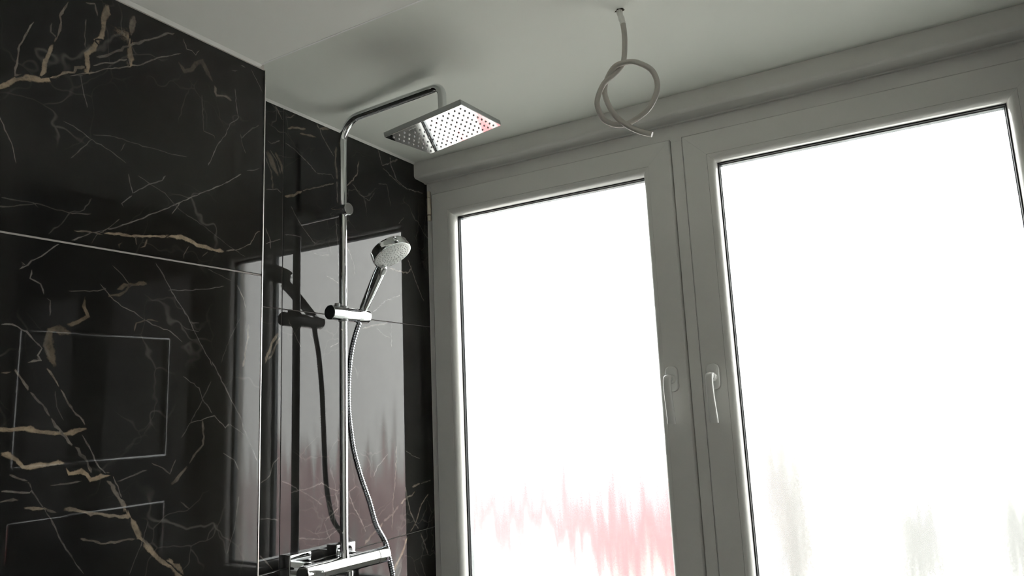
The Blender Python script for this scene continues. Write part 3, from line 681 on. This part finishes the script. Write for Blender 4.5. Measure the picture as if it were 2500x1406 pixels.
# bright edge profiles round the niches
for z0, z1 in ((.9, 1.265), (1.426, 1.84)):
    g = Geo(); r_ = .006; xe = XE - .001
    for a_, b_ in (((n_y0, z0), (n_y1, z0)), ((n_y0, z1), (n_y1, z1)), ((n_y0, z0), (n_y0, z1)), ((n_y1, z0), (n_y1, z1))):
        tube(g, [(xe, *a_), (xe, *b_)], r_, 14)
    g.build('niche_edging', 'chrome', pier, smooth=True)
    Geo().box(XE + .0115, XE + .014, n_y0 + .005, n_y1 - .005, z0 + .005, z1 - .005).build('niche_back', 'dark_marble', pier)

# ------------------------------------------------------------------ roller shutter box over the window
prof = [(1.71, CEIL), (1.71, 2.2755)]
for k in range(1, 8):
    a = math.pi / 2 * k / 8; prof.append((1.71 + .0095 * (1 - math.cos(a)), 2.2755 - .0095 * math.sin(a)))
prof += [(1.7195, 2.2660), (1.7600, 2.2630), (1.7625, 2.2605), (1.7700, 2.2605), (1.7720, 2.2655), (1.90, 2.2655), (1.90, CEIL)]
verts = [(x, y, z) for x in (XR, XE) for y, z in prof]; n = len(prof)
faces = [tuple(range(n)), tuple(range(2 * n - 1, n - 1, -1))] + [(k, (k + 1) % n, n + (k + 1) % n, n + k) for k in range(n)]
o = link_mesh('trim_4', verts, faces, 'box_paint', smooth=True, sharp=math.radians(30))
structure(o, 'white shutter box with a rounded lower edge running above the window')

# ------------------------------------------------------------------ window
def sides(rect, profile, name, mat, parent, inset_gap=0.00012, which='tblr', smooth=True):
    """mitred pieces round a rectangle; profile is a closed loop of (inset, y)"""
    x0, x1, z0, z1 = rect; res = []; e = inset_gap
    for s in which:
        A = []; B = []
        for t, y in profile:
            if s == 't': A.append((x0 + t + e, y, z1 - t)); B.append((x1 - t - e, y, z1 - t))
            if s == 'b': A.append((x0 + t + e, y, z0 + t)); B.append((x1 - t - e, y, z0 + t))
            if s == 'l': A.append((x0 + t, y, z0 + t + e)); B.append((x0 + t, y, z1 - t - e))
            if s == 'r': A.append((x1 - t, y, z0 + t + e)); B.append((x1 - t, y, z1 - t - e))
        n = len(profile)
        faces = [tuple(range(n)), tuple(range(2 * n - 1, n - 1, -1))] + [(k, (k + 1) % n, n + (k + 1) % n, n + k) for k in range(n)]
        nm = name if isinstance(name, str) else name[0 if s in 'lr' else 1]
        res.append(link_mesh(nm, A + B, faces, mat, parent, smooth=smooth, sharp=math.radians(32)))
    return res

frame = empty('window_1'); structure(frame, 'white plastic window frame fixed under the shutter box')
sides((XR + .0005, XE, 0.895, 2.2635), [(0, 1.775), (.068, 1.775), (.068, 1.845), (0, 1.845)], ('jamb', 'head_rail'), 'upvc', frame, smooth=False)
Geo().box(-.56, -.45, 1.7765, 1.845, 0.95, 2.20).build('mullion', 'upvc', frame)

stile_prof = [(.0, 1.7745), (.0, 1.7640), (.0012, 1.7616), (.0036, 1.7600), (.0615, 1.7600), (.0615, 1.815), (.03, 1.815), (.03, 1.7745)]
bead_prof = [(.0620, 1.7606), (.0650, 1.7606)]
for k in range(1, 9):
    a = math.pi / 2 * k / 8; bead_prof.append((.0650 + .0150 * math.sin(a), 1.7606 + .0200 * (1 - math.cos(a))))
bead_prof += [(.0806, 1.7990), (.0620, 1.7990)]
gask_prof = [(.0795, 1.7900), (.0830, 1.7915), (.0838, 1.7990), (.0795, 1.7990)]
spac_prof = [(.0795, 1.8000), (.0852, 1.8000), (.0872, 1.8115), (.0795, 1.8115)]
ZB, ZT = 0.950, 2.2210

def sash(name, label, x0, x1, hx, handed):
    s = empty(name); structure(s, label)
    rect = (x0, x1, ZB, ZT)
    sides(rect, stile_prof, ('stile', 'rail'), 'upvc', s)
    sides(rect, bead_prof, 'glazing_bead', 'upvc', s)
    for nm, pr, mt in (('gasket', gask_prof, 'rubber'), ('glass_spacer', spac_prof, 'spacer_metal')):
        tmp = sides(rect, pr, nm, mt, None, inset_gap=0.0, smooth=False)
        g = Geo()
        for o in tmp:
            g.add([v.co for v in o.data.vertices], [tuple(p.vertices) for p in o.data.polygons]); bpy.data.objects.remove(o)
        g.build(nm, mt, s)
    # the pane: smooth towards the room, rolled texture outside
    a0, a1, b0, b1 = x0 + .072, x1 - .072, ZB + .072, ZT - .072
    y0, y1 = 1.8117, 1.8157
    v = [(x, y, z) for x in (a0, a1) for y in (y0, y1) for z in (b0, b1)]
    f = [(0, 1, 3, 2), (4, 6, 7, 5), (0, 4, 5, 1), (2, 3, 7, 6), (0, 2, 6, 4), (1, 5, 7, 3)]
    p = link_mesh('pane', v, f, 'pane_clear', s, mats=['pane_rolled'])
    for poly in p.data.polygons:
        poly.material_index = 1 if poly.center.y > y1 - 1e-5 else 0
    tag(p, 'frosted rolled-texture glass pane')
    # handle: oval rosette and a drooping lever
    hz = 1.595; yf = 1.7599
    pts = []
    for k in range(48):
        a = 2 * math.pi * k / 48; c, sn = math.cos(a), math.sin(a)
        pts.append((0.0160 * math.copysign(abs(c) ** 0.9, c), 0.0160 * math.copysign(abs(sn) ** 0.9, sn) + (0.0165 if sn > 0 else -0.0165)))
    V = []; F = []
    for k_, (sc_, y) in enumerate(((1.0, yf + .0004), (1.0, yf - .006), (.97, yf - .0085), (.90, yf - .0100))):
        V += [(hx + px * sc_, y, hz + pz * (1 - (1 - sc_) * .5)) for px, pz in pts]
    for r in range(3):
        F += [(r * 48 + k, r * 48 + (k + 1) % 48, (r + 1) * 48 + (k + 1) % 48, (r + 1) * 48 + k) for k in range(48)]
    F += [tuple(range(47, -1, -1)), tuple(144 + k for k in range(48))]
    ros = link_mesh('handle', V, F, 'upvc_handle', s, smooth=True, sharp=math.radians(50))
    tag(ros, 'white plastic window handle on an oval rosette')
    g = Geo()
    lathe(g, [(.0118, 0), (.0112, .008), (.0098, .014), (.0098, .016), (.0105, .023)], (hx, yf - .0095, hz), (0, -1, 0), 32)
    g.build('handle_neck', 'upvc_handle', ros, smooth=True)
    path = catmull([(hx, yf - .024, hz + .0005), (hx - .001 * handed, yf - .0345, hz + .0005), (hx - .002 * handed, yf - .0385, hz - .011), (hx - .0015 * handed, yf - .0385, hz - .045), (hx, yf - .0370, hz - .080), (hx + .001 * handed, yf - .0355, hz - .1100)], 10)
    m = len(path); V = []; F = []; K = 20
    for i, p_ in enumerate(path):
        t = (path[min(i + 1, m - 1)] - path[max(i - 1, 0)]).normalized()
        u = Vector((1, 0, 0)); w = t.cross(u).normalized()
        q = i / (m - 1)
        rx = 0.0105 - 0.001 * math.sin(q * math.pi); ry = 0.0100 * (1 - q) + 0.0052 * q
        if q > .97: rx *= .96; ry *= .93
        for k in range(K):
            a = 2 * math.pi * k / K; c, sn = math.cos(a), math.sin(a)
            V.append(p_ + u * rx * math.copysign(abs(c) ** .6, c) + w * ry * math.copysign(abs(sn) ** .6, sn))
    for i in range(m - 1):
        F += [(i * K + k, i * K + (k + 1) % K, (i + 1) * K + (k + 1) % K, (i + 1) * K + k) for k in range(K)]
    F += [tuple(range(K - 1, -1, -1)), tuple((m - 1) * K + k for k in range(K))]
    link_mesh('lever', V, F, 'upvc_handle', ros, smooth=True, sharp=math.radians(50))
    return s

s1 = sash('window_2', 'casement beside the shower with pink blur low in its frosted glass', -1.3035, -.5218, -.563, 1)
s2 = sash('window_3', 'wide casement farthest from the shower with plain frosted glass', -.4892, .2900, -.459, 1)
Geo().box(-.5195, -.4905, 1.7672, 1.7765, ZB, 2.2145).build('astragal', 'upvc', s1, bevel=0.0008)
# hinge barrels at the wall side of the first casement
g = Geo()
for z0, z1, r in ((2.2130, 2.2340, .0058), (2.1560, 2.2120, .0066), (2.1370, 2.1550, .0060)):
    lathe(g, [(r * .7, 0), (r, .0015), (r, z1 - z0 - .0015), (r * .7, z1 - z0)], (-1.3160, 1.7665, z0), (0, 0, 1), 20)
h = g.build('hinge', 'hinge_ivory', s1, smooth=True); tag(h, 'yellowed plastic hinge cover')

# ------------------------------------------------------------------ shower column
RX, RY = -1.2475, 1.3070
col = rooted('shower_column', (RX, RY, 1.2), 'chrome shower column with square rain head on the recessed marble wall', 'shower')
RT = 0.0101
arm_end = Vector((-.905, 1.2760, 2.2920))
top = Vector((RX, RY, 2.2990))
pts = [Vector((RX, RY, 1.205)), Vector((RX, RY, 2.0)), ] + arc_corner((RX, RY, 1.3), top, arm_end, .060, 14)
riser = Geo(); tube(riser, [pts[0], pts[1]] + [Vector((RX, RY, 2.1))] + pts[2:3], RT, 32)
riser_o = riser.build('riser_pipe', 'chrome', smooth=True)
down = Vector((arm_end.x, arm_end.y, 2.19))
arm_pts = pts[2:] + arc_corner(top, arm_end, down, .026, 12) + [Vector((arm_end.x, arm_end.y, 2.225))]
arm = Geo(); tube(arm, arm_pts, RT, 32)
arm_o = arm.build('shower_arm', 'chrome', smooth=True)
# wall bracket
br = Geo()
lathe(br, [(.0150, 0), (.0150, .0978), (.0157, .0984), (.0157, .1030), (.0150, .1038)], (XR + .0002, RY, 2.0585), (1, 0, 0), 40)
br_o = br.build('wall_bracket', 'chrome', smooth=True, sharp=math.radians(30))
reparent(col, riser_o, arm_o, br_o)
# head
HC = Vector((-.896, 1.270, 2.175))
e1 = Vector((math.cos(.085), math.sin(.085), .163)).normalized(); e2 = Vector((-math.sin(.085), math.cos(.085), .130))
e2 = (e2 - e1 * e2.dot(e1)).normalized(); e3 = e1.cross(e2).normalized()
HM = Matrix(((e1.x, e2.x, e3.x, HC.x), (e1.y, e2.y, e3.y, HC.y), (e1.z, e2.z, e3.z, HC.z), (0, 0, 0, 1)))
def local_build(geo, M, *a, **k):
    geo.v = [tuple(M @ Vector(v)) for v in geo.v]; return geo.build(*a, **k)
S = .1003
hd = local_build(Geo().box(-S, S, -S, S, .0007, .0122), HM, 'shower_head', 'satin_grey', bevel=.0008)
fp_o = local_build(Geo().box(-S + .001, S - .001, -S + .001, S - .001, 0, .0009), HM, 'face_plate', 'chrome'); tag(fp_o, 'mirror polished spray plate')
tag(hd, 'square flat chrome rain head tilted towards the wall')
nz = Geo(); rs = Geo()
for i in range(13):
    for j in range(9):
        u = (i - 6) * .01465; v = (j - 4) * .0206
        if j == 0 and 3 <= i <= 6: continue
        lathe(nz, [(.0026, .0002), (.0024, -.0010), (.0013, -.0022), (.0009, -.0024)], (u, v, 0), (0, 0, 1), 8)
nz_o = local_build(nz, HM, 'nozzles', 'nozzle_clear', smooth=True); tag(nz_o, 'small rubber spray nozzles in a grid', kind='stuff')
mk = Geo().box(-.044, -.022, -.0862, -.0852, -.0003, .0002).box(-.0445, -.0437, -.0862, -.0830, -.0003, .0002).box(-.0223, -.0215, -.0862, -.0815, -.0003, .0002)
mk_o = local_build(mk, HM, 'logo_mark', 'mark_grey')
jt = Geo(); lathe(jt, [(.020, .0114), (.020, .015), (.013, .020), (.012, .030)], (0, 0, 0), (0, 0, 1), 32)
jt_o = local_build(jt, HM, 'head_socket', 'chrome', smooth=True)
bj = Geo(); jc = HM @ Vector((0, 0, .026))
tube(bj, [Vector((arm_end.x, arm_end.y, 2.235)), Vector((arm_end.x, arm_end.y, 2.222)), Vector((arm_end.x, arm_end.y, 2.216)).lerp(jc, .5), jc], lambda i: (.0112, .0112, .0108, .0100)[i], 28)
bj_o = bj.build('ball_joint', 'chrome', smooth=True)
reparent(col, hd, bj_o)
for q in (nz_o, mk_o, jt_o, fp_o):
    q.parent = hd; q.matrix_parent_inverse = Matrix.Translation(col.location).inverted()
for q in (nz_o, mk_o, jt_o, fp_o): q.matrix_parent_inverse = Matrix.Identity(4)

# sliding holder on the riser, lying along the wall
HZ = 1.7905
hl = Geo()
lathe(hl, [(.0172, 0), (.0180, .0012), (.0180, .0935), (.0178, .0940)], (RX, 1.2600, HZ), (0, 1, 0), 48)
hl_o = hl.build('slider', 'chrome', smooth=True, sharp=math.radians(30))
tag(hl_o, 'chrome sliding holder gripping the riser pipe')
hc = Geo(); lathe(hc, [(.0165, 0), (.0170, .0004), (.0170, .0008)], (RX, 1.2592, HZ), (0, 1, 0), 48)
hc_o = hc.build('end_cap', 'chrome_dark', hl_o, smooth=True, sharp=math.radians(30))
hb = Geo(); lathe(hb, [(.0070, 0), (.0070, .0075), (.0062, .0085)], (RX, 1.2865, HZ + .0160), (0, 0, 1), 28)
hb_o = hb.build('release_button', 'button_grey', hl_o, smooth=True, sharp=math.radians(30))
hs = Geo(); lathe(hs, [(.0182, .0945), (.0182, .1310), (.0174, .1325)], (RX, 1.2600, HZ), (0, 1, 0), 48)
hs_o = hs.build('swivel_cup', 'chrome', hl_o, smooth=True, sharp=math.radians(30))
cl = Geo(); lathe(cl, [(.0115, -.0196), (.0122, -.0186), (.0122, .0186), (.0115, .0196)], (RX, RY, HZ), (0, 0, 1), 36)
cl_o = cl.build('pipe_sleeve', 'button_grey', hl_o, smooth=True, sharp=math.radians(30))
reparent(col, hl_o)

# ------------------------------------------------------------------ hand shower resting in the holder
hn = Vector((.496, .055, -.867)).normalized()            # spray direction
FC = Vector((-1.1170, 1.3430, 1.9280))                   # centre of the spray face
hb0 = Vector((-1.2500, 1.3750, 1.7960))                  # lower end of the handle
neck = FC - hn * .012 + (hb0 - FC).normalized() * .052
hand = rooted('hand_shower', hb0, 'chrome hand shower with round white spray face resting in the sliding holder', 'hand shower')
g = Geo()
axis = (neck - hb0)
prof_h = [(.0088, 0), (.0095, .004), (.0098, .016), (.0112, .0165), (.0116, .019), (.0126, .05), (.0138, .085), (.0143, .108), (.0132, .125)]
L0 = axis.length
lathe(g, [(r, h * L0 / .125) for r, h in prof_h], hb0, axis, 36)
h1 = g.build('handle', 'chrome', smooth=True, sharp=math.radians(40))
g = Geo()
lathe(g, [(.0500, .0006), (.0506, -.002), (.0506, -.006), (.0498, -.010), (.0490, -.020), (.0455, -.0245), (.030, -.027), (.0, -.0275)][:-1], FC, hn, 64)
h2 = g.build('head_shell', 'chrome', smooth=True, sharp=math.radians(30))
g = Geo(); lathe(g, [(.0472, -.001), (.0472, .0012), (.0455, .0020)], FC, hn, 64)
h3 = g.build('spray_plate', 'spray_face', smooth=True, sharp=math.radians(40)); tag(h3, 'pale grey round spray face dotted with nozzles')
d_, u_, w_ = frame_axes(hn); g = Geo()
for ring, cnt in ((.0085, 6), (.0150, 10), (.0215, 16), (.0280, 20), (.0345, 24), (.0405, 28)):
    for k in range(cnt):
        a = 2 * math.pi * (k + .5 * (cnt % 3)) / cnt
        lathe(g, [(.00115, .0010), (.0010, .0028)], FC + (u_ * math.cos(a) + w_ * math.sin(a)) * ring, hn, 7)
h4 = g.build('nozzles', 'nozzle_grey', h3, smooth=True); tag(h4, 'tiny grey spray nozzles', kind='stuff')
g = Geo(); lathe(g, [(.0250, .0018), (.0250, .0023), (.0246, .0023), (.0246, .0018)], FC, hn, 48)
h5 = g.build('face_ring', 'button_grey', h3)
# thumb switch below the face
tdir = (hb0 - FC).normalized()
tc_ = neck + (hb0 - neck).normalized() * .004
hand_ax = (neck - hb0).normalized(); fwd = (hn - hand_ax * hn.dot(hand_ax)).normalized(); side = hand_ax.cross(fwd)
V = []; F = []; K = 24
for i, (t, rr, wz) in enumerate(((0, .0085, .0115), (.006, .0125, .0125), (.012, .0128, .0120), (.014, .0095, .0095))):
    for k in range(K):
        a = 2 * math.pi * k / K
        V.append(tc_ + fwd * (t - .001) + side * math.cos(a) * wz * .88 + hand_ax * (math.sin(a) * rr * 1.35 - t * .2))
for r in range(3): F += [(r * K + k, r * K + (k + 1) % K, (r + 1) * K + (k + 1) % K, (r + 1) * K + k) for k in range(K)]
F += [tuple(range(K - 1, -1, -1)), tuple(3 * K + k for k in range(K))]
h6 = link_mesh('thumb_switch', V, F, 'chrome', smooth=True, sharp=math.radians(60))
V = []; F = []
for i, (t, s_) in enumerate(((.0128, 1.0), (.0142, 1.0), (.0146, .85))):
    for k in range(K):
        a = 2 * math.pi * k / K
        V.append(tc_ + fwd * t + side * math.cos(a) * .0068 * s_ + hand_ax * (math.sin(a) * .0098 * s_ + .001))
for r in range(2): F += [(r * K + k, r * K + (k + 1) % K, (r + 1) * K + (k + 1) % K, (r + 1) * K + k) for k in range(K)]
F += [tuple(range(K - 1, -1, -1)), tuple(2 * K + k for k in range(K))]
h7 = link_mesh('switch_pad', V, F, 'button_grey', h6, smooth=True)
reparent(hand, h1, h2, h3, h6)

# ------------------------------------------------------------------ ribbed hose
hose_pts = [(-1.2490, 1.3690, 1.7770), (-1.2560, 1.3650, 1.7560), (-1.2700, 1.3620, 1.7110), (-1.2790, 1.3610, 1.6570), (-1.2840, 1.3620, 1.6050), (-1.2850, 1.3640, 1.5540), (-1.2830, 1.3690, 1.5030),
            (-1.2790, 1.3760, 1.4500), (-1.2690, 1.3900, 1.3850), (-1.2600, 1.4090, 1.3260), (-1.2580, 1.4320, 1.2640), (-1.2640, 1.4740, 1.2120), (-1.2670, 1.4930, 1.1650), (-1.2670, 1.5060, 1.1150),
            (-1.2600, 1.5050, 1.0200), (-1.2500, 1.4900, .9000), (-1.2450, 1.4400, .8000), (-1.2450, 1.3800, .8000), (-1.2475, 1.3400, .9000), (-1.2475, 1.3255, 1.0400), (-1.2475, 1.3250, 1.1440)]
path = catmull(hose_pts, 14)
PITCH = .0066
rp = resample(path, PITCH / 6)
g = Geo(); tube(g, rp, lambda i: .0056 + .0016 * (0.5 + 0.5 * math.cos(2 * math.pi * (i % 6) / 6)) ** 0.7, 16)
hose = g.build('shower_hose', 'hose_metal', smooth=True, sharp=math.radians(75))
tag(hose, 'ribbed metallic shower hose curving down beside the riser pipe', 'hose')

# ------------------------------------------------------------------ thermostatic mixer
MZ = 1.1930
mix = rooted('bar_mixer', (RX, RY, MZ), 'chrome thermostatic bar mixer at the foot of the riser pipe', 'mixer tap')
g = Geo(); lathe(g, [(.0182, 0), (.0188, .0008), (.0188, .1852), (.0182, .186)], (RX, RY - .078, MZ), (0, 1, 0), 56)
m1 = g.build('body', 'chrome', smooth=True, sharp=math.radians(30))
g = Geo(); lathe(g, [(.0118, .012), (.0122, .0200), (.0108, .0240), (.0105, .034)], (RX, RY, MZ), (0, 0, 1), 32)
m2 = g.build('riser_socket', 'chrome', smooth=True)
parts = [m1, m2]
for s_ in (-1, 1):
    k0, k1 = (.0785, .131) if s_ < 0 else (.1085, .147)
    g = Geo(); lathe(g, [(.0182, k0), (.0194, k0 + .001), (.0194, k1 - .004), (.0187, k1 - .0005), (.0100, k1)], (RX, RY, MZ), (0, s_, 0), 56)
    k_ = g.build('control_knob', 'chrome', smooth=True, sharp=math.radians(30)); parts.append(k_)
    g = Geo().box(-.0045, .0045, -.004, .004, 0, .0016)
    g.v = [(RX + .0175 + z, RY + s_ * (k1 - .012) + y, MZ - .008 + x) for x, y, z in g.v]
    g.build('grip_stop', 'chrome_dark', k_, bevel=.0004)
    yy = RY + s_ * .075
    g = Geo().box(XR + .0003, XR + .0180, yy - .0335, yy + .0335, MZ - .0335, MZ + .0335)
    parts.append(g.build('wall_rosette', 'chrome', bevel=.003))
    g = Geo(); lathe(g, [(.0155, 0), (.0155, .070)], (XR + .017, yy, MZ), (1, 0, 0), 32)
    parts.append(g.build('connector', 'chrome', smooth=True))
g = Geo(); lathe(g, [(.0090, .010), (.0090, .030), (.0100, .031), (.0100, .046)], (RX, RY + .018, MZ), (0, 0, -1), 28)
parts.append(g.build('hose_outlet', 'chrome', smooth=True, sharp=math.radians(40)))
reparent(mix, *parts)
mix.rotation_euler.x = math.radians(-1.5)

# ------------------------------------------------------------------ loose cable from the ceiling
CY = 1.2543
cab = [(-.4500, 0.0, 2.3300), (-.4500, 0.0, 2.3140), (-.4439, 0, 2.2802), (-.4440, 0, 2.2424), (-.4524, .004, 2.2050), (-.4720, .004, 2.1880), (-.4926, -.005, 2.1692), (-.5087, -.004, 2.1383), (-.5060, .002, 2.1120), (-.4954, .006, 2.0951), (-.4705, .007, 2.0820),
       (-.4429, .005, 2.0820), (-.4056, 0, 2.0974), (-.3856, 0, 2.1327), (-.3912, -.002, 2.1683), (-.4163, -.005, 2.1917), (-.4386, -.006, 2.2002), (-.4667, -.004, 2.1996), (-.4895, .005, 2.1802), (-.4950, .006, 2.1508), (-.4781, .000, 2.1069), (-.4525, -.004, 2.0753), (-.4268, -.003, 2.0554), (-.4030, 0, 2.0440)]
path = resample(catmull([(x, CY + dy, z) for x, dy, z in cab], 12), .003)
cable = rooted('electric_cable', (-.45, CY, CEIL), 'loose grey cable tied in a single loop hanging from the ceiling', 'cable')
g = Geo(); tube(g, path, .0054, 18)
c1 = g.build('sheath', 'cable_sheath', smooth=True, sharp=math.radians(50))
pp = [p for p in path if 2.283 < p.z][:40]
g = Geo(); tube(g, [p for p in pp], lambda i: .0060 + .0004 * math.sin(i * 1.3), 16)
c2 = g.build('paint_smear', 'cable_paint', smooth=True); tag(c2, 'white paint smeared on the cable near the ceiling')
V = []; F = []; K = 14; rg = random.Random(3)
for k in range(K):
    a = 2 * math.pi * k / K; rr = .0085 + rg.uniform(-.002, .0022)
    V.append((-.4490 + math.cos(a) * rr * 1.15, CY + math.sin(a) * rr * .8, CEIL - .0006))
V2 = [(x, y, CEIL + .0004) for x, y, z in V]
F = [tuple(range(K)), tuple(range(2 * K - 1, K - 1, -1))] + [(k, (k + 1) % K, K + (k + 1) % K, K + k) for k in range(K)]
c3 = link_mesh('ceiling_hole', V + V2, F, 'hole_dark'); tag(c3, 'ragged dark drill hole in the ceiling')
reparent(cable, c1, c2, c3)

# ------------------------------------------------------------------ outside, seen only through the frosted panes
o = Geo().box(-80, 80, 2.2, 140, -3.15, -3.0).build('outdoor_ground', 'outside_ground'); structure(o, 'pale ground outside the window')
def awning(x0, x1, y0, z_top, z_low, mat, label):
    aw = rooted('awning', ((x0 + x1) / 2, y0 + .5, -3.0), label, 'awning')
    zf = z_top - .6
    g = Geo(); g.add([(x0, y0, zf), (x1, y0, zf + .04), (x1, y0 + 1.6, z_top), (x0, y0 + 1.6, z_top - .04), (x0, y0, zf - .03), (x1, y0, zf + .01), (x1, y0 + 1.6, z_top - .03), (x0, y0 + 1.6, z_top - .07)],
                     [(0, 1, 2, 3), (7, 6, 5, 4), (0, 4, 5, 1), (1, 5, 6, 2), (2, 6, 7, 3), (3, 7, 4, 0)])
    ps = [g.build('canopy', mat), Geo().box(x0, x1, y0 - .04, y0, z_low, zf).build('valance', mat)]
    for x in (x0 + .1, x1 - .1):
        for y, zt in ((y0 + .06, zf + 2.98), (y0 + 1.5, z_top + 2.88)):
            g = Geo(); lathe(g, [(.04, 0), (.04, zt)], (x, y, -3.0), (0, 0, 1), 12); ps.append(g.build('post', 'outside_post', smooth=True))
    reparent(aw, *ps)
awning(-10.2, -3.9, 14.0, .03, -1.65, 'outside_red', 'red awning blurred beyond the frosted glass nearest the shower')
awning(7.6, 15.0, 14.0, .25, -2.3, 'outside_faded_red', 'faded red awning outside, seen as a pink tint mirrored in the shower tiles')

def blob(g, c, r, seed, squash=1.0, n=12):
    """a lumpy clipped crown"""
    rr = random.Random(seed); V = []; F = []
    for i in range(1, n):
        th = math.pi * i / n
        for k in range(2 * n):
            ph = math.pi * k / n; q = r * (1 + .09 * rr.uniform(-1, 1))
            V.append((c[0] + q * math.sin(th) * math.cos(ph), c[1] + q * math.sin(th) * math.sin(ph), c[2] + squash * q * math.cos(th)))
    m = 2 * n
    for i in range(n - 2):
        for k in range(m): F.append((i * m + k, i * m + (k + 1) % m, (i + 1) * m + (k + 1) % m, (i + 1) * m + k))
    F.append(tuple(range(m))); F.append(tuple((n - 2) * m + k for k in range(m - 1, -1, -1)))
    g.add(V, F); return g
def hedge(x0, width, height, seed, label):
    hg = rooted('clipped_hedge', (x0 + width / 2, 19.0, -3.0), label, 'hedge', group='hedges outside the window')
    V = []; F = []; rr = random.Random(seed); nx, nz = 10, 16
    for side_y in (18.6, 19.4):
        for i in range(nz + 1):
            for k in range(nx + 1):
                V.append((x0 + width * k / nx + rr.uniform(-.05, .05), side_y + rr.uniform(-.05, .05), -3.0 + height * i / nz + (rr.uniform(-.05, .05) if i else 0)))
    w = nx + 1; off = w * (nz + 1)
    for s in (0, off):
        for i in range(nz):
            for k in range(nx): F.append((s + i * w + k, s + i * w + k + 1, s + (i + 1) * w + k + 1, s + (i + 1) * w + k))
    for i in range(nz):
        for k in (0, nx): F.append((i * w + k, (i + 1) * w + k, off + (i + 1) * w + k, off + i * w + k))
    for k in range(nx):
        for i in (0, nz): F.append((i * w + k, i * w + k + 1, off + i * w + k + 1, off + i * w + k))
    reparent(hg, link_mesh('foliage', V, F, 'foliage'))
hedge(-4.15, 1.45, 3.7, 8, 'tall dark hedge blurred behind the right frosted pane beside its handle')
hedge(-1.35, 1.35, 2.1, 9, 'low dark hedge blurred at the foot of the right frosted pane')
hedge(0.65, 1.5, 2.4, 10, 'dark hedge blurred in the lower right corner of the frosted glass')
